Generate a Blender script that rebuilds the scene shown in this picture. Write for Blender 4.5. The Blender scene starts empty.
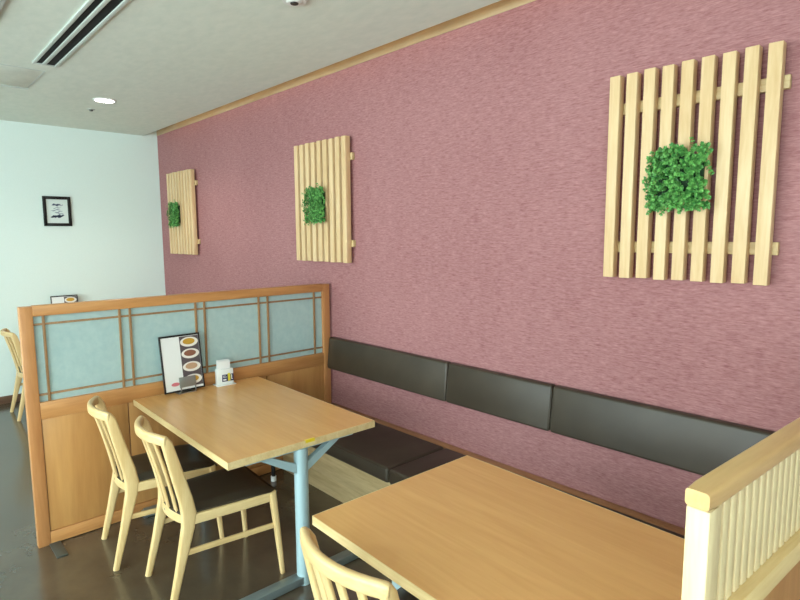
import bpy, bmesh, math, random
from mathutils import Vector, Matrix
random.seed(7)
S = bpy.context.scene
COL = S.collection
PI = math.pi

# ------------------------------------------------------------------ materials
def srgb(r, g, b):
    f = lambda c: (c/255/12.92) if c/255 <= .04045 else ((c/255+.055)/1.055)**2.4
    return (f(r), f(g), f(b), 1)

def new_mat(name):
    m = bpy.data.materials.new(name); m.use_nodes = True
    nt = m.node_tree; b = nt.nodes['Principled BSDF']
    return m, nt, b

def plain(name, col, rough=.5, metal=0, spec=.5, bump=0, bscale=200, coat=0):
    m, nt, b = new_mat(name)
    b.inputs['Base Color'].default_value = col
    b.inputs['Roughness'].default_value = rough
    b.inputs['Metallic'].default_value = metal
    b.inputs['Specular IOR Level'].default_value = spec
    b.inputs['Coat Weight'].default_value = coat
    N = nt.nodes; L = nt.links
    tc = N.new('ShaderNodeTexCoord'); no = N.new('ShaderNodeTexNoise')
    no.inputs['Scale'].default_value = bscale; no.inputs['Detail'].default_value = 4
    L.new(tc.outputs['Object'], no.inputs['Vector'])
    mx = N.new('ShaderNodeMix'); mx.data_type = 'RGBA'; mx.blend_type = 'MULTIPLY'
    mx.inputs[0].default_value = .12
    mx.inputs[6].default_value = col
    L.new(no.outputs['Color'], mx.inputs[7]); 
    cr = N.new('ShaderNodeValToRGB'); cr.color_ramp.elements[0].color = (.55, .55, .55, 1); cr.color_ramp.elements[1].color = (1, 1, 1, 1)
    L.new(no.outputs['Fac'], cr.inputs[0]); L.new(cr.outputs[0], mx.inputs[7])
    L.new(mx.outputs[2], b.inputs['Base Color'])
    if bump:
        bp = N.new('ShaderNodeBump'); bp.inputs['Strength'].default_value = bump; bp.inputs['Distance'].default_value = .002
        L.new(no.outputs['Fac'], bp.inputs['Height']); L.new(bp.outputs[0], b.inputs['Normal'])
    return m

def wood(name, light, dark, axis='x', rough=.4, grain=1.0, coat=0, contrast=1.0, spec=.5):
    m, nt, b = new_mat(name); N = nt.nodes; L = nt.links
    tc = N.new('ShaderNodeTexCoord'); mp = N.new('ShaderNodeMapping')
    k = {'x': (1.2, 14, 14), 'y': (14, 1.2, 14), 'z': (14, 14, 1.2)}[axis]
    mp.inputs['Scale'].default_value = tuple(v*grain for v in k)
    L.new(tc.outputs['Object'], mp.inputs['Vector'])
    n1 = N.new('ShaderNodeTexNoise'); n1.inputs['Scale'].default_value = 1.3; n1.inputs['Detail'].default_value = 5
    n1.inputs['Roughness'].default_value = .6; n1.inputs['Distortion'].default_value = .8
    L.new(mp.outputs[0], n1.inputs['Vector'])
    n2 = N.new('ShaderNodeTexNoise'); n2.inputs['Scale'].default_value = 9; n2.inputs['Detail'].default_value = 3
    L.new(mp.outputs[0], n2.inputs['Vector'])
    ad = N.new('ShaderNodeMath'); ad.operation = 'MULTIPLY_ADD'; ad.inputs[1].default_value = .35
    L.new(n2.outputs['Fac'], ad.inputs[0]); L.new(n1.outputs['Fac'], ad.inputs[2])
    cr = N.new('ShaderNodeValToRGB'); e = cr.color_ramp.elements
    e[0].position = .68-.16/contrast; e[1].position = .68+.16/contrast
    e[0].color = dark; e[1].color = light
    L.new(ad.outputs[0], cr.inputs[0]); L.new(cr.outputs[0], b.inputs['Base Color'])
    b.inputs['Roughness'].default_value = rough; b.inputs['Coat Weight'].default_value = coat
    b.inputs['Coat Roughness'].default_value = .25; b.inputs['Specular IOR Level'].default_value = spec
    bp = N.new('ShaderNodeBump'); bp.inputs['Strength'].default_value = .05; bp.inputs['Distance'].default_value = .002
    L.new(ad.outputs[0], bp.inputs['Height']); L.new(bp.outputs[0], b.inputs['Normal'])
    return m

def wallpaper():
    m, nt, b = new_mat('woven_pink_wallpaper'); N = nt.nodes; L = nt.links
    tc = N.new('ShaderNodeTexCoord')
    def nz(sc, scale, det=3, rough=.6):
        mp = N.new('ShaderNodeMapping'); mp.inputs['Scale'].default_value = sc
        L.new(tc.outputs['Object'], mp.inputs['Vector'])
        n = N.new('ShaderNodeTexNoise'); n.inputs['Scale'].default_value = scale; n.inputs['Detail'].default_value = det
        n.inputs['Roughness'].default_value = rough
        L.new(mp.outputs[0], n.inputs['Vector']); return n
    a = nz((.8, 1, 6.5), 16, 5, .7)
    f = nz((.6, 1, 3.5), 60, 3)
    s = nz((1, 1, 1), 1.1, 2)
    m1 = N.new('ShaderNodeMath'); m1.operation = 'ADD'; L.new(a.outputs['Fac'], m1.inputs[0]); L.new(f.outputs['Fac'], m1.inputs[1])
    m2 = N.new('ShaderNodeMath'); m2.operation = 'MULTIPLY_ADD'; m2.inputs[1].default_value = .25
    L.new(s.outputs['Fac'], m2.inputs[0]); L.new(m1.outputs[0], m2.inputs[2])
    cr = N.new('ShaderNodeValToRGB'); e = cr.color_ramp.elements
    e[0].position = .83; e[1].position = 1.42
    cr.color_ramp.elements[0].color = srgb(138, 88, 91); cr.color_ramp.elements[1].color = srgb(182, 133, 134)
    mr = N.new('ShaderNodeMath'); mr.operation = 'MULTIPLY'; mr.inputs[1].default_value = .62
    L.new(m2.outputs[0], mr.inputs[0]); e[0].position = .52; e[1].position = .88
    L.new(mr.outputs[0], cr.inputs[0]); L.new(cr.outputs[0], b.inputs['Base Color'])
    b.inputs['Roughness'].default_value = .75; b.inputs['Specular IOR Level'].default_value = .25
    bp = N.new('ShaderNodeBump'); bp.inputs['Strength'].default_value = .35; bp.inputs['Distance'].default_value = .002
    L.new(m1.outputs[0], bp.inputs['Height']); L.new(bp.outputs[0], b.inputs['Normal'])
    return m

def floor_mat():
    m, nt, b = new_mat('dark_floor'); N = nt.nodes; L = nt.links
    tc = N.new('ShaderNodeTexCoord')
    n = N.new('ShaderNodeTexNoise'); n.inputs['Scale'].default_value = 2.2; n.inputs['Detail'].default_value = 6; n.inputs['Roughness'].default_value = .65
    L.new(tc.outputs['Object'], n.inputs['Vector'])
    cr = N.new('ShaderNodeValToRGB'); e = cr.color_ramp.elements
    e[0].position = .35; e[1].position = .7
    e[0].color = srgb(74, 64, 53); e[1].color = srgb(94, 82, 67)
    L.new(n.outputs['Fac'], cr.inputs[0]); L.new(cr.outputs[0], b.inputs['Base Color'])
    n2 = N.new('ShaderNodeTexNoise'); n2.inputs['Scale'].default_value = 3; n2.inputs['Detail'].default_value = 5
    L.new(tc.outputs['Object'], n2.inputs['Vector'])
    mr = N.new('ShaderNodeMapRange'); mr.inputs['To Min'].default_value = .17; mr.inputs['To Max'].default_value = .21
    L.new(n2.outputs['Fac'], mr.inputs['Value']); L.new(mr.outputs[0], b.inputs['Roughness'])
    b.inputs['Specular IOR Level'].default_value = 1.0
    bp = N.new('ShaderNodeBump'); bp.inputs['Strength'].default_value = .0; bp.inputs['Distance'].default_value = .004
    L.new(n2.outputs['Fac'], bp.inputs['Height']); L.new(bp.outputs[0], b.inputs['Normal'])
    return m

def ceiling_mat():
    m, nt, b = new_mat('plaster_ceiling'); N = nt.nodes; L = nt.links
    tc = N.new('ShaderNodeTexCoord'); mp = N.new('ShaderNodeMapping'); mp.inputs['Scale'].default_value = (1, 2, 1)
    L.new(tc.outputs['Object'], mp.inputs['Vector'])
    n = N.new('ShaderNodeTexNoise'); n.inputs['Scale'].default_value = 12; n.inputs['Detail'].default_value = 6
    L.new(mp.outputs[0], n.inputs['Vector'])
    cr = N.new('ShaderNodeValToRGB'); e = cr.color_ramp.elements
    e[0].position = .3; e[1].position = .7; e[0].color = srgb(219, 227, 216); e[1].color = srgb(228, 234, 223)
    L.new(n.outputs['Fac'], cr.inputs[0]); L.new(cr.outputs[0], b.inputs['Base Color'])
    b.inputs['Roughness'].default_value = .85
    bp = N.new('ShaderNodeBump'); bp.inputs['Strength'].default_value = .22; bp.inputs['Distance'].default_value = .003
    L.new(n.outputs['Fac'], bp.inputs['Height']); L.new(bp.outputs[0], b.inputs['Normal'])
    return m

def frosted():
    m, nt, b = new_mat('frosted_glass'); N = nt.nodes; L = nt.links
    out = N['Material Output']
    b.inputs['Base Color'].default_value = srgb(176, 205, 204); b.inputs['Roughness'].default_value = .22
    tc = N.new('ShaderNodeTexCoord'); n = N.new('ShaderNodeTexNoise'); n.inputs['Scale'].default_value = 30; n.inputs['Detail'].default_value = 5
    L.new(tc.outputs['Object'], n.inputs['Vector'])
    cr = N.new('ShaderNodeValToRGB'); e = cr.color_ramp.elements; e[0].position = .3; e[1].position = .75
    e[0].color = srgb(198, 222, 223); e[1].color = srgb(212, 232, 231)
    L.new(n.outputs['Fac'], cr.inputs[0]); L.new(cr.outputs[0], b.inputs['Base Color'])
    t = N.new('ShaderNodeBsdfTranslucent'); L.new(cr.outputs[0], t.inputs['Color'])
    mx = N.new('ShaderNodeMixShader'); mx.inputs[0].default_value = .4
    L.new(b.outputs[0], mx.inputs[1]); L.new(t.outputs[0], mx.inputs[2]); L.new(mx.outputs[0], out.inputs['Surface'])
    return m

def clear_glass():
    m, nt, b = new_mat('window_glass'); N = nt.nodes; L = nt.links
    out = N['Material Output']
    t = N.new('ShaderNodeBsdfTransparent'); t.inputs['Color'].default_value = (.93, .97, .96, 1)
    g = N.new('ShaderNodeBsdfGlossy'); g.inputs['Roughness'].default_value = .02
    mx = N.new('ShaderNodeMixShader'); mx.inputs[0].default_value = .05
    L.new(t.outputs[0], mx.inputs[1]); L.new(g.outputs[0], mx.inputs[2]); L.new(mx.outputs[0], out.inputs['Surface'])
    return m

def emis(name, col, st):
    m, nt, b = new_mat(name)
    b.inputs['Base Color'].default_value = (.8, .8, .8, 1)
    b.inputs['Emission Color'].default_value = col; b.inputs['Emission Strength'].default_value = st
    return m

def leather():
    m, nt, b = new_mat('dark_leather'); N = nt.nodes; L = nt.links
    tc = N.new('ShaderNodeTexCoord'); v = N.new('ShaderNodeTexVoronoi'); v.inputs['Scale'].default_value = 260
    L.new(tc.outputs['Object'], v.inputs['Vector'])
    n = N.new('ShaderNodeTexNoise'); n.inputs['Scale'].default_value = 3.5; n.inputs['Detail'].default_value = 5
    L.new(tc.outputs['Object'], n.inputs['Vector'])
    cr = N.new('ShaderNodeValToRGB'); e = cr.color_ramp.elements; e[0].position = .3; e[1].position = .75
    e[0].color = srgb(54, 46, 37); e[1].color = srgb(70, 61, 50)
    L.new(n.outputs['Fac'], cr.inputs[0]); L.new(cr.outputs[0], b.inputs['Base Color'])
    b.inputs['Roughness'].default_value = .40; b.inputs['Specular IOR Level'].default_value = .42
    b1 = N.new('ShaderNodeBump'); b1.inputs['Strength'].default_value = .1; b1.inputs['Distance'].default_value = .001
    L.new(v.outputs['Distance'], b1.inputs['Height'])
    b2 = N.new('ShaderNodeBump'); b2.inputs['Strength'].default_value = .35; b2.inputs['Distance'].default_value = .01
    L.new(n.outputs['Fac'], b2.inputs['Height']); L.new(b1.outputs[0], b2.inputs['Normal']); L.new(b2.outputs[0], b.inputs['Normal'])
    return m

def leafm():
    m, nt, b = new_mat('green_leaf'); N = nt.nodes; L = nt.links
    tc = N.new('ShaderNodeTexCoord'); n = N.new('ShaderNodeTexNoise'); n.inputs['Scale'].default_value = 55; n.inputs['Detail'].default_value = 2
    L.new(tc.outputs['Object'], n.inputs['Vector'])
    cr = N.new('ShaderNodeValToRGB'); e = cr.color_ramp.elements; e[0].position = .35; e[1].position = .68
    e[0].color = srgb(46, 114, 48); e[1].color = srgb(120, 184, 96)
    L.new(n.outputs['Fac'], cr.inputs[0]); L.new(cr.outputs[0], b.inputs['Base Color'])
    b.inputs['Roughness'].default_value = .45
    return m

M = dict(
    pink=wallpaper(), floor=floor_mat(), ceil=ceiling_mat(), frost=frosted(), glass=clear_glass(), leather=leather(), leaf=leafm(),
    matg=plain('dark_green_mat', srgb(28, 58, 30), .8),
    white=plain('white_wall_paint', srgb(230, 245, 241), .8, bump=.15, bscale=90),
    whitepaint=plain('white_enamel', srgb(232, 234, 230), .4),
    grille=plain('white_grille', srgb(200, 208, 202), .45),
    maple_z=wood('maple_upright', srgb(232, 203, 150), srgb(216, 182, 126), 'z', .38),
    maple_x=wood('maple_across', srgb(232, 203, 150), srgb(216, 182, 126), 'x', .38),
    maple_y=wood('maple_lengthwise', srgb(232, 203, 150), srgb(216, 182, 126), 'y', .38),
    scr=wood('pale_screen_wood', srgb(236, 214, 172), srgb(220, 194, 148), 'z', .42),
    slat=wood('pale_slat_wood', srgb(230, 200, 158), srgb(212, 176, 128), 'z', .5, contrast=.8),
    slatx=wood('pale_rail_wood', srgb(218, 194, 148), srgb(200, 170, 120), 'x', .5),
    top=wood('table_veneer', srgb(234, 182, 118), srgb(222, 168, 105), 'x', .24, grain=.6, contrast=.8),
    edge=wood('table_edging', srgb(232, 208, 158), srgb(214, 184, 130), 'x', .4),
    oak_z=wood('stained_wood_upright', srgb(202, 144, 92), srgb(182, 122, 74), 'z', .35, grain=.6),
    oak_y=wood('stained_wood_rail', srgb(206, 150, 92), srgb(182, 124, 72), 'y', .35, grain=.6),
    oakp=wood('stained_wood_panel', srgb(204, 152, 92), srgb(180, 126, 72), 'z', .33, grain=.45, contrast=.7),
    kumi=wood('lattice_strip_wood', srgb(166, 128, 88), srgb(144, 108, 72), 'z', .45),
    capw=wood('oiled_cap_wood', srgb(224, 184, 128), srgb(206, 164, 108), 'y', .28, coat=.4),
    bench=wood('bench_board', srgb(206, 184, 140), srgb(176, 152, 110), 'x', .45),
    trimw=wood('ledge_wood', srgb(186, 136, 94), srgb(160, 112, 76), 'x', .45),
    beige=wood('cove_wood', srgb(190, 172, 140), srgb(176, 154, 120), 'x', .5),
    basebd=wood('brown_baseboard', srgb(122, 92, 72), srgb(96, 70, 54), 'y', .45),
    steel=plain('pale_blue_grey_enamel', srgb(176, 204, 212), .35, .2),
    steel2=plain('brushed_foot_steel', srgb(138, 152, 154), .35, .6),
    dsteel=plain('dark_floor_plate', srgb(96, 100, 96), .45, .6),
    silver=plain('silver_metal', srgb(170, 172, 170), .3, .8),
    black=plain('black_plastic', srgb(16, 17, 18), .4),
    blackf=plain('black_frame', srgb(7, 12, 12), .35),
    void=plain('dark_duct', srgb(8, 8, 8), .9),
    paper=plain('white_paper', srgb(240, 243, 243), .45),
    mount=plain('pale_mount', srgb(224, 236, 232), .5),
    ink=plain('blue_grey_ink', srgb(74, 84, 112), .6),
    inkl=plain('pale_ink', srgb(150, 160, 176), .6),
    acryl=plain('white_acrylic', srgb(238, 242, 240), .2),
    navy=plain('navy_print', srgb(46, 48, 92), .4),
    yellow=plain('yellow_print', srgb(220, 205, 60), .4),
    sticker=plain('yellow_sticker', srgb(236, 206, 40), .4),
    pinkp=plain('pink_print', srgb(226, 130, 140), .4),
    photo=plain('dark_photo_print', srgb(92, 84, 88), .35, bscale=60),
    plate=plain('plate_print', srgb(238, 234, 226), .35),
    food1=plain('yellow_food_print', srgb(206, 160, 60), .35, bscale=60),
    food2=plain('brown_food_print', srgb(140, 92, 72), .35, bscale=60),
    food3=plain('tan_food_print', srgb(196, 160, 128), .35, bscale=60),
    cardgrey=plain('grey_card_plate', srgb(150, 154, 150), .35, .5),
    rubber=plain('grey_glide', srgb(120, 118, 110), .6),
    lampon=emis('downlight_glow', (1, .96, .88, 1), 9),
    cove=emis('cove_strip_glow', (1, .80, .58, 1), 6.0),
)

# ------------------------------------------------------------------ mesh helpers
def T(bm, verts, mtx):
    if mtx is not None: bmesh.ops.transform(bm, matrix=mtx, verts=verts)

def box(bm, lo, hi, bev=0, seg=2, mtx=None):
    r = bmesh.ops.create_cube(bm, size=1); vs = r['verts']
    c = [(a+b)/2 for a, b in zip(lo, hi)]; s = [abs(b-a) for a, b in zip(lo, hi)]
    for v in vs: v.co = Vector((v.co.x*s[0]+c[0], v.co.y*s[1]+c[1], v.co.z*s[2]+c[2]))
    if bev:
        es = list({e for v in vs for e in v.link_edges})
        rr = bmesh.ops.bevel(bm, geom=es, offset=bev, segments=seg, affect='EDGES', profile=.5)
        vs = list({v for f in rr['faces'] for v in f.verts} | {v for v in vs if v.is_valid})
    T(bm, vs, mtx)
    return vs

def cyl(bm, p0, p1, r, r2=None, n=24):
    p0 = Vector(p0); p1 = Vector(p1); d = p1-p0
    q = d.to_track_quat('Z', 'Y').to_matrix().to_4x4()
    bmesh.ops.create_cone(bm, cap_ends=True, segments=n, radius1=r, radius2=r if r2 is None else r2, depth=d.length,
                          matrix=Matrix.Translation((p0+p1)/2) @ q)

def sweep(bm, pts, sizes, ref=Vector((1, 0, 0)), rnd=.35, n=4):
    """rounded-rectangle section (width along ref, depth across) carried along pts"""
    pts = [Vector(p) for p in pts]; rings = []
    for i, p in enumerate(pts):
        t = (pts[min(i+1, len(pts)-1)]-pts[max(i-1, 0)]).normalized()
        a = (ref-t*ref.dot(t)).normalized(); b = t.cross(a).normalized()
        w, d = sizes[i]; r = min(w, d)*rnd; ring = []
        for cx, cy, a0 in ((1, 1, 0), (-1, 1, 90), (-1, -1, 180), (1, -1, 270)):
            for k in range(n):
                an = math.radians(a0+90*k/(n-1))
                ring.append(bm.verts.new(p+a*(cx*(w/2-r)+r*math.cos(an))+b*(cy*(d/2-r)+r*math.sin(an))))
        rings.append(ring)
    m = len(rings[0])
    for r0, r1 in zip(rings, rings[1:]):
        for k in range(m): bm.faces.new((r0[k], r0[(k+1) % m], r1[(k+1) % m], r1[k]))
    bm.faces.new(list(reversed(rings[0]))); bm.faces.new(rings[-1])

def prism(bm, poly, axis, a, b):
    """poly in the two other axes, extruded along axis between a and b"""
    def P(u, v, w): return {'x': (w, u, v), 'y': (u, w, v), 'z': (u, v, w)}[axis]
    v0 = [bm.verts.new(P(u, v, a)) for u, v in poly]; v1 = [bm.verts.new(P(u, v, b)) for u, v in poly]
    bm.faces.new(v0); bm.faces.new(list(reversed(v1))); n = len(poly)
    for k in range(n): bm.faces.new((v0[k], v1[k], v1[(k+1) % n], v0[(k+1) % n]))

def obj(name, bm, mat, parent=None, smooth=True, kind=None, label=None):
    bmesh.ops.recalc_face_normals(bm, faces=bm.faces)
    me = bpy.data.meshes.new(name); bm.to_mesh(me); bm.free()
    me.materials.append(M[mat] if isinstance(mat, str) else mat)
    if smooth:
        me.polygons.foreach_set('use_smooth', [True]*len(me.polygons))
        try: me.set_sharp_from_angle(angle=math.radians(35))
        except Exception: pass
    o = bpy.data.objects.new(name, me); COL.objects.link(o)
    if parent is not None: o.parent = parent
    if kind: o['kind'] = kind
    if label: o['label'] = label
    return o

def B(): return bmesh.new()
def bx(name, lo, hi, mat, parent=None, bev=.002, kind=None, label=None, seg=2):
    bm = B(); box(bm, lo, hi, bev, seg); return obj(name, bm, mat, parent, kind=kind, label=label)

def tag(o, label, cat, group=None):
    o['label'] = label; o['category'] = cat
    if group: o['group'] = group
    return o

def thing(name, label, cat, loc=(0, 0, 0), rz=0, group=None):
    o = bpy.data.objects.new(name, None); COL.objects.link(o); o.empty_display_size = .1
    o.location = loc; o.rotation_euler = (0, 0, math.radians(rz)); return tag(o, label, cat, group)

def dup(root, loc, rz, label):
    r = root.copy(); COL.objects.link(r); r.location = loc; r.rotation_euler = (0, 0, math.radians(rz)); r['label'] = label
    for ch in list(root.children):
        c = ch.copy(); COL.objects.link(c); c.parent = r
        for g in list(ch.children):
            d = g.copy(); COL.objects.link(d); d.parent = c
    return r

# ------------------------------------------------------------------ room shell
X0, X1, Y0, H = -3.33, 5.2, -5.6, 2.79
def st(name, lo, hi, mat, bev=0, parent=None): return bx(name, lo, hi, mat, parent, bev, kind='structure')
st('floor', (X0-.2, Y0-.2, -.1), (X1+.2, .2, 0), 'floor')
st('wall_back', (X0-.2, 0, 0), (X1+.2, .15, 2.803), 'pink')
st('wall_left', (X0-.15, Y0-.2, 0), (X0, 0, 2.95), 'white')
st('ceiling', (X0, Y0, H), (X1, -.155, H+.10), 'ceil')
# cove above the pink wall
bm = B(); box(bm, (X0, -.004, 2.803), (X1, .15, 2.955)); box(bm, (X0, -.30, 2.955), (X1, .15, 2.98)); box(bm, (X0, -.30, H+.10), (X1, -.28, 2.955))
obj('trim_1', bm, 'beige', kind='structure')
def wall_with_holes(name, axis, c0, c1, a0, a1, holes, z0, z1, mat):
    bm = B()
    def bb(u0, u1, w0, w1):
        if axis == 'x': box(bm, (u0, c0, w0), (u1, c1, w1))
        else: box(bm, (c0, u0, w0), (c1, u1, w1))
    bb(a0, a1, 0, z0); bb(a0, a1, z1, 2.95); prev = a0
    for h0, h1 in holes: bb(prev, h0, z0, z1); prev = h1
    bb(prev, a1, z0, z1)
    return obj(name, bm, mat, kind='structure')
FH = [(-1.3, 1.1), (1.4, 4.2)]
RH = [(-5.2, -3.3)]
wall_with_holes('wall_front', 'x', Y0-.15, Y0, X0, X1, FH, .35, 2.55, 'white')
wall_with_holes('wall_right', 'y', X1, X1+.15, Y0-.15, 0, RH, .8, 2.4, 'white')
n = 0
for holes, ax in ((FH, 'x'), (RH, 'y')):
    for h0, h1 in holes:
        n += 1; z0, z1 = (.35, 2.55) if ax == 'x' else (.8, 2.4)
        bm = B(); f = .05; mid = (h0+h1)/2
        for (u0, u1, w0, w1) in ((h0, h0+f, z0, z1), (h1-f, h1, z0, z1), (h0, h1, z0, z0+f), (h0, h1, z1-f, z1), (mid-.02, mid+.02, z0, z1)):
            if ax == 'x': box(bm, (u0, Y0-.1, w0), (u1, Y0-.04, w1))
            else: box(bm, (X1+.04, u0, w0), (X1+.1, u1, w1))
        w = obj('window_%d' % n, bm, 'grille', kind='structure')
        if ax == 'x': bx('pane', (h0+f, Y0-.073, z0+f), (h1-f, Y0-.067, z1-f), 'glass', w, 0)
        else: bx('pane', (X1+.067, h0+f, z0+f), (X1+.073, h1-f, z1-f), 'glass', w, 0)
st('baseboard_left', (X0, Y0, 0), (X0+.015, 0, .075), 'basebd', .002)
# wooden ledge where the bench meets the wall
st('trim_2', (.0, -.060, .350), (3.2, 0, .389), 'trimw', .003)

tag(bx('cove_light_strip', (X0+.3, -.235, H+.10), (X1-.3, -.215, H+.112), 'cove', None, 0), 'warm light strip lying in the recess above the pink wall', 'light strip')
# ------------------------------------------------------------------ ceiling fittings
def downlight(x, y, label):
    t = thing('ceiling_downlight', label, 'ceiling light', (x, y, H))
    bm = B(); n = 32
    prof = [(.088, 0), (.086, -.006), (.074, -.008), (.070, -.002)]
    rings = [[bm.verts.new((r*math.cos(2*PI*k/n), r*math.sin(2*PI*k/n), z)) for k in range(n)] for r, z in prof]
    for a, b in zip(rings, rings[1:]):
        for k in range(n): bm.faces.new((a[k], a[(k+1) % n], b[(k+1) % n], b[k]))
    obj('trim_ring', bm, 'whitepaint', t)
    bm = B(); cyl(bm, (0, 0, -.004), (0, 0, -.0015), .071, n=32); obj('diffuser', bm, 'lampon', t)
    return t
downlight(-1.80, -.975, 'round recessed ceiling downlight glowing white near the white wall')
t = thing('ceiling_sensor', 'tiny round sensor on the ceiling beside the glowing downlight', 'sensor', (-2.24, -.965, H))
bm = B(); cyl(bm, (0, 0, -.006), (0, 0, 0), .03, .034); obj('base_ring', bm, 'grille', t)
bm = B(); cyl(bm, (0, 0, -.018), (0, 0, -.006), .012, .018); obj('lens', bm, 'dsteel', t)
t = thing('ceiling_spotlight', 'small white ceiling fitting with a dark centre at the top edge of the photo', 'ceiling light', (.985, -.905, H))
bm = B(); cyl(bm, (0, 0, -.012), (0, 0, 0), .056, .062, 32); obj('base_ring', bm, 'whitepaint', t)
bm = B(); cyl(bm, (0, 0, -.02), (0, 0, -.012), .030, .04, 24); lh = obj('lamp_head', bm, 'whitepaint', t)
bm = B(); cyl(bm, (0, 0, -.024), (0, 0, -.02), .018, .020, 24); obj('dark_lens', bm, 'black', lh)

# slot diffuser
sx0, sx1 = -.975, 1.3
t = thing('slot_air_diffuser', 'long white ceiling air slot with two dark openings', 'air vent', (sx0, -1.56, H))
def lb(lo, hi): return (lo[0]-sx0, lo[1]+1.56, lo[2]-H), (hi[0]-sx0, hi[1]+1.56, hi[2]-H)
bm = B()
for y0, y1 in ((-1.632, -1.612), (-1.577, -1.555), (-1.506, -1.486)):
    a, b = lb((sx0, y0, H-.010), (sx1, y1, H+.0)); box(bm, a, b, .002)
for xa, xb in ((sx0-.012, sx0), (sx1, sx1+.012)):
    a, b = lb((xa, -1.632, H-.010), (xb, -1.486, H)); box(bm, a, b, .002)
obj('frame', bm, 'grille', t)
for y0, y1 in ((-1.612, -1.577), (-1.555, -1.506)):
    a, b = lb((sx0, y0, H-.003), (sx1, y1, H-.0005)); bx('slot_opening', a, b, 'void', t, 0)

t = thing('ceiling_hatch', 'square white access hatch in the ceiling left of the air slot', 'hatch', (-1.47, -1.82, H))
bx('cover_panel', (-.29, -.29, -.003), (.29, .29, 0), 'ceil', t, .001)
bm = B()
for lo, hi in (((-.30, -.30), (-.29, .30)), ((.29, -.30), (.30, .30)), ((-.29, -.30), (.29, -.29)), ((-.29, .29), (.29, .30))):
    box(bm, (lo[0], lo[1], -.012 if hi[0] < 0 and lo[0] < -.295 and hi[1] > 0 else -.0035), (hi[0], hi[1], 0), .001)
obj('frame', bm, 'grille', t)
t = thing('ceiling_air_conditioner', 'white recessed ceiling air unit cut off by the top left corner of the photo', 'air conditioner', (.30, -2.32, H))
bm = B(); box(bm, (-.6, -.40, -.015), (.6, .40, 0), .006); obj('cover', bm, 'grille', t)
for s in (-1, 1): bx('air_slot', (-.5, s*.31-.03, -.018), (.5, s*.31+.03, -.014), 'void', t, 0)
bx('intake_grille', (-.45, -.22, -.020), (.45, .22, -.014), 'whitepaint', t, .002)

# ------------------------------------------------------------------ slat panels + greenery
SP, SW = .0746, .046
def slat_panel(x, label):
    t = thing('slatted_wall_panel', label, 'wall decoration', (x, 0, 1.907), 0, 'slatted wood panels on the pink wall')
    for zc in (.298, -.302):
        bx('rail', (-.005, -.025, zc-.024), (.660, -.001, zc+.024), 'slatx', t, .002)
    for k in range(9):
        j = random.uniform(-.003, .003)
        bx('slat', (k*SP, -.068, -.435+j), (k*SP+SW, -.026, .435+j), 'slat', t, .002)
    return t
p3 = slat_panel(2.171, 'pale wood slat panel at the right, largest and nearest on the pink wall')
dup(p3, (-.365, 0, 1.907), 0, 'pale wood slat panel in the middle of the pink wall, above the glazed screen')
dup(p3, (-2.938, 0, 1.907), 0, 'pale wood slat panel nearest the white wall, smallest in view')

def foliage_mesh():
    bm = B(); rnd = random.Random(3)
    def leaf(p, d, L, W, o):
        d = d.normalized(); s = d.cross(o+Vector((rnd.uniform(-.3, .3), rnd.uniform(-.3, .3), rnd.uniform(-.3, .3)))).normalized()
        u = d.cross(s)
        pts = [p, p+d*L*.35+s*W*.5+u*L*.06, p+d*L*.75+s*W*.42+u*L*.03, p+d*L-u*L*.08, p+d*L*.75-s*W*.42+u*L*.03, p+d*L*.35-s*W*.5+u*L*.06]
        vs = [bm.verts.new(q) for q in pts]
        mid = bm.verts.new(p+d*L*.55-u*L*.05)
        for k in range(6): bm.faces.new((vs[k], vs[(k+1) % 6], mid))
    for i in range(330):
        a, c = rnd.uniform(-1, 1), rnd.uniform(-1, 1)
        base = Vector((a*.100, -.012, c*.106))
        out = Vector((a*.55+rnd.uniform(-.35, .35), -1.0, c*.45+rnd.uniform(-.4, .3)-.08)).normalized()
        Ls = rnd.uniform(.022, .062)
        if rnd.random() < .06: out = Vector((rnd.uniform(-.5, .5)+a*.5, -.5, rnd.choice((-1, -.8, .8)))).normalized(); Ls = rnd.uniform(.05, .065)
        tip = base+out*Ls
        ax = out.cross(Vector((.3, .2, 1))).normalized(); ay = out.cross(ax)
        for w, (f, tilt) in enumerate(((1.0, .75), (.8, .35), (.55, .1))):
            p = base+(tip-base)*f; ph = rnd.uniform(0, 6)
            for k in range(5 if w == 0 else 4):
                an = ph+k*2*PI/(5 if w == 0 else 4)
                d = (ax*math.cos(an)+ay*math.sin(an)+out*tilt).normalized()
                leaf(p, d, rnd.uniform(.009, .0135), rnd.uniform(.008, .0105), out)
    return bm
def greenery(x, z, label):
    t = thing('artificial_greenery', label, 'artificial plant', (x, -.068, z), 0, 'green foliage squares on the slat panels')
    bx('backing_mat', (-.09, -.014, -.09), (.09, 0, .09), 'matg', t, .002)
    fo = obj('foliage', foliage_mesh(), 'leaf', t, smooth=False); return t
g3 = greenery(2.487, 1.885, 'square of bright green leafy plant on the right, nearest slat panel')
dup(g3, (-.055, -.068, 1.885), 0, 'square of green leafy plant on the middle slat panel')
dup(g3, (-2.69, -.068, 1.895), 0, 'small green leafy square on the slat panel nearest the white wall')

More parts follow.
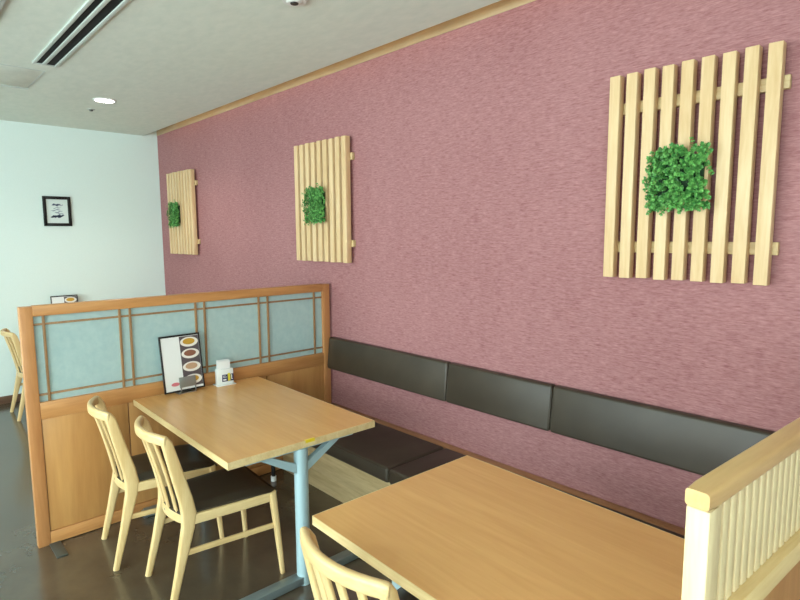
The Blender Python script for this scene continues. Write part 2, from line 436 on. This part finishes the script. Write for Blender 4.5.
# ------------------------------------------------------------------ framed picture on white wall
t = thing('framed_picture', 'small black framed ink picture with white mount on the white wall', 'picture', (X0, -1.06, 1.925))
bm = B(); w, h, f = .127, .152, .03
for lo, hi in (((-w, -h), (-w+f, h)), ((w-f, -h), (w, h)), ((-w+f, -h), (w-f, -h+f)), ((-w+f, h-f), (w-f, h))):
    box(bm, (.0, lo[0], lo[1]), (.02, hi[0], hi[1]), .002)
obj('frame', bm, 'blackf', t)
pr = bx('mount', (.002, -w+f, -h+f), (.009, w-f, h-f), 'mount', t, 0)
def strokes(mat, lst):
    bm = B()
    for (yc, zc, L, th, sl) in lst:
        L *= 1.25; th *= 1.3
        n = 9; up = []; lo = []
        for k in range(n+1):
            u = k/n*2-1; e = th*(1-u*u)**.6*(1+.35*math.sin(7*u+yc*90)); c = zc+sl*u+.004*math.sin(5*u+zc*60)
            up.append((yc+L*u, c+e)); lo.append((yc+L*u, c-e))
        prism(bm, up[::-1]+lo[1:-1], 'x', .009, .0098)
    return bm
obj('ink_painting', strokes('ink', [(-.006, .066, .034, .0075, .002), (0, -.052, .052, .009, .006), (.02, -.046, .03, .008, .004), (-.03, -.056, .02, .008, .0)]), 'ink', t, smooth=False)
obj('ink_painting', strokes('inkl', [(0, .035, .03, .003, .006), (-.012, .012, .036, .004, .008), (.012, -.006, .03, .004, .01), (.022, -.024, .03, .004, -.006), (.03, .062, .022, .004, .0)]), 'inkl', t, smooth=False)

# ------------------------------------------------------------------ left glazed screen
t = thing('glazed_screen', 'stained wood screen with frosted glass and lattice strips beside the far end of the table', 'partition', (0, -.99, 0))
yy = .99
def P(y): return y+yy
TH = -.045
bx('stile', (TH, P(-1.964), .0), (0, P(-1.905), 1.305), 'oak_z', t, .003)
bx('stile', (TH, P(-.085), .0), (0, P(-.024), 1.305), 'oak_z', t, .003)
bx('top_rail', (TH-.003, P(-1.905), 1.252), (.003, P(-.085), 1.308), 'oak_y', t, .004)
bx('middle_rail', (TH, P(-1.905), .70), (0, P(-.085), .792), 'oak_y', t, .003)
bx('bottom_rail', (TH, P(-1.905), .004), (0, P(-.085), .072), 'oak_y', t, .003)
div = [-1.905, -1.47, -1.012, -.565, -.085]
for a, b in zip(div, div[1:]):
    bx('lower_panel', (TH+.008, P(a)+.0025, .075), (-.006, P(b)-.0025, .70), 'oakp', t, .002)
bx('glass_pane', (-.026, P(-1.905), .792), (-.020, P(-.085), 1.252), 'frost', t, 0)
for y in (-1.858, -1.484, -1.428, -1.040, -.983, -.603, -.535, -.155):
    bx('lattice_strip', (-.020, P(y-.006), .792), (-.008, P(y+.006), 1.252), 'kumi', t, .001)
for z in (1.208, .832):
    bx('lattice_strip', (-.0205, P(-1.905), z-.0055), (-.011, P(-.085), z+.0055), 'kumi', t, .001)
bx('floor_plate', (-.15, P(-1.915), 0), (.175, P(-1.862), .008), 'dsteel', t, .002, label='dark steel floor plate')
bx('floor_plate', (-.15, P(-.14), 0), (.05, P(-.09), .008), 'dsteel', t, .002)

# ------------------------------------------------------------------ right slatted screen
t = thing('slatted_screen', 'pale slatted wood screen with rounded cap rail at the lower right of the photo', 'partition', (3.133, -1.640, 0), -4.3)
L = 1.60; hw = .017
bm = B(); sweep(bm, [(0, -.004, 1.2855), (0, .03, 1.2855), (0, L, 1.2855)], [(.034, .026), (.038, .031), (.038, .031)], rnd=.22)
obj('cap_rail', bm, 'capw', t, label='honey brown cap rail')
bx('post', (-hw, 0, .0), (hw, .036, 1.27), 'scr', t, .003)
bx('post', (-hw, L-.036, .0), (hw, L, 1.27), 'maple_z', t, .003)
bx('middle_rail', (-.024, .036, 1.050), (.026, L-.036, 1.090), 'maple_y', t, .002)
bx('bottom_rail', (-hw, .036, .02), (hw, L-.036, .10), 'maple_y', t, .002)
bx('lower_panel', (-.008, .036, .10), (.008, L-.036, 1.050), 'oakp', t, 0)
n = 52; pitch = (L-.072)/n
sl = None
for k in range(n):
    if sl is None: sl = bx('slat', (-.010, -.0105, -.090), (.010, .0105, .090), 'scr', t, .0025); o = sl
    else: o = sl.copy(); COL.objects.link(o); o.parent = t
    o.location = (0, .036+pitch*(k+.5), 1.180)

# ------------------------------------------------------------------ bench
t = thing('bench_base', 'pale wooden base boxing in the wall bench', 'bench', (1.6, -.25, 0))
bx('front_board', (-1.59, -.255, .15), (1.50, -.235, .305), 'bench', t, .002)
bx('kick_board', (-1.59, -.215, .0), (1.50, -.195, .15), 'bench', t, .002)
bx('seat_board', (-1.59, -.235, .285), (1.50, .245, .305), 'bench', t, .002)
def cushion(name, lo, hi, bev, label, cat, group, tilt=0):
    t = thing(name, label, cat, ((lo[0]+hi[0])/2, (lo[1]+hi[1])/2, lo[2]), 0, group)
    bm = B(); w, d, h = hi[0]-lo[0], hi[1]-lo[1], hi[2]-lo[2]
    box(bm, (-w/2, -d/2, 0), (w/2, d/2, h), bev, 4)
    if tilt:
        for v in bm.verts:
            if v.co.y < 0: v.co.y += tilt*(v.co.z/h-.0)
    obj('cover', bm, 'leather', t)
    # welt lines
    if d > .2:
        bm = B()
        for z in (h-.004,):
            y = -d/2+.003
            sweep(bm, [(-w/2+.02, y, h-.012), (w/2-.02, y, h-.012)], [(.005, .005)]*2, ref=Vector((0, 1, 0)))
        obj('piping', bm, 'leather', t)
        for x in (-w/2+.004, w/2-.004):
            bm = B(); sweep(bm, [(x, -d/2+.02, h-.012), (x, d/2-.02, h-.012)], [(.005, .005)]*2); obj('piping', bm, 'leather', t)
    else:
        for x in (-w/2+.003, w/2-.003):
            bm = B(); sweep(bm, [(x, -d/2+.006, .02), (x, -d/2+.006+tilt, h-.02)], [(.004, .004)]*2); obj('piping', bm, 'leather', t)
    return t
for (a, b, lab) in ((.012, 1.206, 'dark brown back cushion on the pink wall next to the glazed screen'),
                    (1.210, 1.912, 'short dark back cushion in the middle of the row on the pink wall'),
                    (1.916, 3.12, 'dark back cushion with a pale sheen, nearest the slatted screen')):
    cushion('back_cushion', (a, -.070, .672), (b, 0, .908), .014, lab, 'cushion', 'back cushions along the pink wall', .022)
for (a, b, lab) in ((.02, 1.205, 'dark brown bench seat cushion beside the glazed screen'),
                    (1.21, 1.93, 'dark bench seat cushion between the two tables, partly behind the near tabletop'),
                    (1.935, 3.06, 'dark bench seat cushion behind the near table')):
    cushion('seat_cushion', (a, -.53, .306), (b, -.062, .397), .02, lab, 'cushion', 'seat cushions on the wall bench')

# ------------------------------------------------------------------ tables
def table(loc, rz, label, LX=1.25, rod=False, stick=False, up=0):
    t = thing('dining_table', label, 'table', loc, rz, 'veneered restaurant tables')
    hx, hy = LX/2, .40; yc = -.025
    tp = bx('tabletop', (-hx+.003, -hy+.003, .668+up), (hx-.003, hy-.003, .7+up), 'top', t, 0)
    bm = B()
    for lo, hi in (((-hx, -hy), (hx, -hy+.003)), ((-hx, hy-.003), (hx, hy)), ((-hx, -hy), (-hx+.003, hy)), ((hx-.003, -hy), (hx, hy))):
        box(bm, (lo[0], lo[1], .667+up), (hi[0], hi[1], .7003+up), .0008, 1)
    obj('edge_banding', bm, 'edge', tp, label='pale edging strip')
    for s in (-1, 1):
        xc = s*(hx-.034)
        bm = B(); cyl(bm, (xc, yc, .0), (xc, yc, .662+up), .033, n=32)
        c = obj('column', bm, 'steel', t)
        bm = B()
        box(bm, (xc-.024, -.29+yc, .659+up), (xc+.024, .29+yc, .667+up))
        for q in (-1, 1):
            prism(bm, [(yc+q*.02, .552), (yc+q*.02, .598), (yc+q*.17, .662+up), (yc+q*.225, .662+up)], 'x', xc-.014, xc+.014)
        obj('bracket', bm, 'steel', t)
        e1 = .335
        bm = B(); box(bm, (xc-.028, -.385, .006), (xc+.028, e1, .044), .003)
        fo = obj('foot', bm, 'steel2', t)
        for y in (-.385, e1): bx('glide', (xc-.024, y-.012, .0), (xc+.024, y+.012, .040), 'silver', fo, .003)
    if rod:
        q = -hx+.110; bm = B(); sweep(bm, [(q, .30, .655+up), (q, .41, .655+up), (q, .432, .63), (q, .433, .03)], [(.026, .026)]*4, rnd=.45)
        sr = obj('support_rod', bm, 'black', t, label='black upright rod under the top')
        bm = B(); cyl(bm, (q, .433, 0), (q, .433, .034), .018, n=20); obj('glide', bm, 'paper', sr)
    if stick:
        bm = B(); box(bm, (hx-.012, -.018, .7003+up), (hx+.0012, .033, .7012+up), 0); box(bm, (hx+.0002, -.018, .688+up), (hx+.0012, .033, .7012+up), 0)
        obj('sticker', bm, 'sticker', t, label='small yellow sticker on the end edge')
    return t
table((.634, -1.054, 0), -1.0, 'light wood dining table holding the menu, against the glazed screen', rod=True, stick=True, up=.014)
table((2.480, -1.062, 0), -1.6, 'light wood dining table in the foreground, cut off by the lower edge of the photo')
table((-2.65, -1.062, 0), 0, 'light wood dining table beyond the glazed screen, below the white wall picture')

# ------------------------------------------------------------------ chairs (face +y)
def bowy(x, w=.19, b=.052): return -b*(1-(x/w)**2)
def chair(loc, rz, label):
    t = thing('dining_chair', label, 'chair', loc, rz, 'maple spindle back dining chairs')
    W = .187
    for s in (-1, 1):
        pts = [(s*.182, -.262, 0), (s*.178, -.212, .20), (s*.174, -.170, .37), (s*.174, -.163, .43), (s*.175, -.174, .50), (s*.177, -.209, .64), (s*.179, -.242, .774), (s*.178, -.249, .798), (s*.177, -.250, .806)]
        sz = [(.026, .028), (.030, .040), (.033, .058), (.033, .066), (.032, .062), (.031, .054), (.029, .046), (.026, .030), (.020, .018)]
        bm = B(); sweep(bm, pts, sz, rnd=.33); lg = obj('rear_leg', bm, 'maple_z', t)
        bm = B(); cyl(bm, (s*.182, -.262, -.0), (s*.182, -.262, .004), .0125, n=12); obj('glide', bm, 'rubber', lg)
        pts = [(s*.220, .262, 0), (s*.206, .244, .25), (s*.195, .230, .425)]
        bm = B(); sweep(bm, pts, [(.022, .022), (.030, .030), (.034, .036)], rnd=.33); lg = obj('front_leg', bm, 'maple_z', t)
        bm = B(); cyl(bm, (s*.220, .262, 0), (s*.220, .262, .004), .011, n=12); obj('glide', bm, 'rubber', lg)
        bm = B(); sweep(bm, [(s*.176, -.17, .402), (s*.187, .02, .402), (s*.196, .228, .402)], [(.020, .046)]*3, rnd=.2); obj('side_apron', bm, 'maple_y', t)
        bm = B(); sweep(bm, [(s*.177, -.195, .255), (s*.188, .0, .255), (s*.204, .242, .255)], [(.014, .026)]*3, rnd=.3); obj('stretcher', bm, 'maple_y', t)
    bx('front_apron', (-.185, .214, .380), (.185, .236, .425), 'maple_x', t, .003)
    n = 12; n = 16; xs = [-.191, -.189, -.184]+[-.176+.352*k/(n-6) for k in range(n-5)]+[.184, .189, .191]
    bm = B(); sweep(bm, [(x, -.251+bowy(x, .182), .794-.004*abs(x/.182)**3) for x in xs], [(.012, .026), (.022, .038), (.026, .044)]+[(.027, .046)]*(n-5)+[(.026, .044), (.022, .038), (.012, .026)], ref=Vector((0, 1, .0)), rnd=.42, n=5)
    n = 12
    obj('top_rail', bm, 'maple_x', t)
    xs = [-.174+.348*k/n for k in range(n+1)]
    bm = B(); sweep(bm, [(x, -.162+bowy(x, .174, .045), .402) for x in xs], [(.020, .050)]*(n+1), ref=Vector((0, 1, 0)), rnd=.25)
    lr = obj('lower_back_rail', bm, 'maple_x', t)
    bm = B(); y = -.160-.045-.010; cyl(bm, (0, y-.002, .402), (0, y+.004, .402), .006, n=12); obj('screw_cap', bm, 'rubber', lr)
    for x in (-.106, -.036, .036, .106):
        b0 = -.162+bowy(x, .174, .045); b1 = -.251+bowy(x, .182)
        pts = [(x*.96+(x*.04)*q, b0+(b1+.004-b0)*q+.012*math.sin(q*PI)*.6, .40+.395*q) for q in (0, .25, .5, .75, 1)]
        bm = B(); sweep(bm, pts, [(.034, .011)]*5, rnd=.35); obj('back_slat', bm, 'maple_z', t)
    # seat pad: domed, falling towards the front edge
    bm = B(); nx, ny = 12, 12; g = []
    for j in range(ny+1):
        row = []; v = j/ny
        for i in range(nx+1):
            u = i/nx*2-1
            y = -.185+.443*v; hwid = .166+.038*min(1, v*1.05)
            if v < .08: y -= .03*(1-u*u)
            edge = (1-abs(u)**6)*(1-abs(2*v-1)**8)
            z = .428+.022*edge**.5-.016*math.cos(u*PI/2)*(v**1.2)*0-.014*max(0, v-.72)/.28+.006*abs(u)**2
            row.append(bm.verts.new((u*hwid, y, z)))
        g.append(row)
    for j in range(ny):
        for i in range(nx): bm.faces.new((g[j][i], g[j][i+1], g[j+1][i+1], g[j+1][i]))
    r = bmesh.ops.extrude_face_region(bm, geom=list(bm.faces))
    for e in r['geom']:
        if isinstance(e, bmesh.types.BMVert): e.co.z = .424-.014*max(0, (e.co.y-.12)/.12)*0
    obj('seat_pad', bm, 'leather', t, label='dark brown upholstered seat pad')
    return t
c0 = chair((.345, -1.440, 0), -7, 'maple dining chair farthest along the table with the menu, beside the glazed screen')
dup(c0, (.853, -1.372, 0), -4, 'maple dining chair at the open end of the table with the menu, fully in view')
dup(c0, (2.248, -1.368, 0), 0, 'maple dining chair at the bottom edge of the photo, its back touching the foreground table')
dup(c0, (-2.76, -1.385, 0), 0, 'maple dining chair beyond the glazed screen at the left edge of the photo')

# ------------------------------------------------------------------ menu stands and card holder
def menu(loc, rz, label):
    t = thing('menu_stand', label, 'menu', loc, rz, 'upright menus on the tables')
    lean = Matrix.Rotation(math.radians(-9), 4, 'Y')      # leans away from the camera side (towards -x)
    W, Hh = .125, .350
    def ob(name, bm, mat, **k):
        bmesh.ops.transform(bm, matrix=lean, verts=bm.verts); return obj(name, bm, mat, t, **k)
    bm = B(); box(bm, (-.010, -W, .008), (-.003, W, Hh), .001)
    for lo, hi in (((-W, .008), (-W+.009, Hh)), ((W-.009, .008), (W, Hh)), ((-W+.009, .008), (W-.009, .017)), ((-W+.009, Hh-.011), (W-.009, Hh))):
        box(bm, (-.004, lo[0], lo[1]), (.002, hi[0], hi[1]), .0008, 1)
    ob('frame', bm, 'blackf')
    bm = B(); box(bm, (-.003, -W+.009, .017), (-.0005, W-.009, Hh-.011)); ob('page', bm, 'paper')
    bm = B(); box(bm, (-.0006, -.004, .03), (0, W-.010, Hh-.014)); ob('photo_strip', bm, 'photo')
    def ell(name, yc, zc, a, b, x0, x1, mat):
        bm = B(); n = 24; pts = []
        for k in range(n):
            y = yc+a*math.cos(2*PI*k/n); z = zc+b*math.sin(2*PI*k/n)
            pts.append((min(max(y, -W+.010), W-.0105), z))
        prism(bm, pts, 'x', x0, x1); ob(name, bm, mat, smooth=False)
    for zc, fm in ((.300, 'food1'), (.228, 'food2'), (.148, 'food3'), (.070, 'food1')):
        ell('plate_picture', .056, zc, .056, .030, 0, .0006, 'plate')
        ell('food_picture', .054, zc+.003, .038, .019, .0006, .0011, fm)
    ell('print_mark', -.055, .055, .026, .011, -.0004, .0006, 'pinkp')
    bm = B(); box(bm, (.006, -.035, .030), (.008, .068, .092), .001)
    for y in (-.030, .060): box(bm, (.0, y, .0), (.007, y+.006, .035), .001)
    ob('card_plate', bm, 'cardgrey')
    bm = B(); box(bm, (-.060, -.045, -.004), (-.054, .065, .12), .001)
    box(bm, (-.06, -.045, -.008), (.004, .065, -.002)); obj('stand_base', bm, 'silver', t)
    return t
m0 = menu((.078, -1.163, .722), 2, 'black framed menu with dish photos leaning up on the table beside the glazed screen')
dup(m0, (-3.20, -1.070, .708), 0, 'black framed menu whose top edge shows above the glazed screen')

t = thing('card_holder', 'small white holder of cards with navy and yellow label beside the menu', 'card holder', (.052, -.900, .714), -3); t.scale = (.86, .84, .84)
bx('base_plate', (-.045, -.075, 0), (.045, .075, .006), 'acryl', t, .002)
bx('box', (-.025, -.062, .006), (.025, .062, .125), 'acryl', t, .003)
bm = B()
for k, (x, a, z) in enumerate(((-.018, -.052, .190), (-.012, -.050, .186), (-.006, -.052, .188), (.0, -.054, .184), (.006, -.050, .187), (.012, -.052, .183))):
    box(bm, (x, a, .12), (x+.003, a+.094, z))
obj('card_stack', bm, 'paper', t)
lb_ = bx('label', (.025, -.028, .028), (.0262, .062, .082), 'navy', t, 0)
bx('label_patch', (.0262, .016, .030), (.0270, .036, .090), 'yellow', lb_, 0)
bm = B(); box(bm, (.0262, -.020, .036), (.0270, .004, .048)); box(bm, (.0262, -.022, .060), (.0268, .008, .064)); box(bm, (.0262, -.022, .070), (.0268, .000, .074)); box(bm, (.0262, .044, .040), (.0270, .050, .076)); box(bm, (.0262, .050, .040), (.0270, .056, .045))
obj('label_mark', bm, 'paper', lb_)

# ------------------------------------------------------------------ light
w = bpy.data.worlds.new('World'); S.world = w; w.use_nodes = True
bg = w.node_tree.nodes['Background']; bg.inputs[0].default_value = (.91, .985, 1.0, 1); bg.inputs[1].default_value = 5.0
def portal(name, loc, rot, sx, sy):
    l = bpy.data.lights.new(name, 'AREA'); l.shape = 'RECTANGLE'; l.size = sx; l.size_y = sy; l.cycles.is_portal = True
    o = bpy.data.objects.new(name, l); COL.objects.link(o); o.location = loc; o.rotation_euler = rot
for h0, h1 in FH: portal('window_portal', ((h0+h1)/2, Y0-.16, 1.45), (PI/2, 0, 0), h1-h0, 2.2)
for h0, h1 in RH: portal('window_portal', (X1+.16, (h0+h1)/2, 1.6), (0, PI/2, 0), 1.6, h1-h0)
def lamp(name, loc, e, col, r=.07, ang=2.4):
    l = bpy.data.lights.new(name, 'SPOT'); l.energy = e; l.color = col; l.spot_size = ang; l.spot_blend = .6; l.shadow_soft_size = r
    o = bpy.data.objects.new(name, l); COL.objects.link(o); o.location = loc
lamp('downlight_lamp', (-1.80, -.975, 2.76), 12, (1, .92, .8))

# ------------------------------------------------------------------ camera
cd = bpy.data.cameras.new('Camera'); cam = bpy.data.objects.new('Camera', cd); COL.objects.link(cam)
yaw, pt, rl, f = .7498, -.1157, -.0054, 560.99
fw = Vector((-math.cos(yaw)*math.cos(pt), math.sin(yaw)*math.cos(pt), math.sin(pt)))
rt = fw.cross(Vector((0, 0, 1))).normalized(); up = rt.cross(fw)
r2 = math.cos(rl)*rt+math.sin(rl)*up; u2 = -math.sin(rl)*rt+math.cos(rl)*up
mt = Matrix((( r2.x, u2.x, -fw.x, 3.403), (r2.y, u2.y, -fw.y, -2.4743), (r2.z, u2.z, -fw.z, 1.664), (0, 0, 0, 1)))
cam.matrix_world = mt
cd.sensor_width = 36; cd.lens = f/800*36; cd.clip_start = .02
S.camera = cam
S.view_settings.view_transform = 'Standard'; S.view_settings.look = 'None'
S.view_settings.exposure = 1.3; S.view_settings.gamma = 1; S.view_settings.use_curve_mapping = False
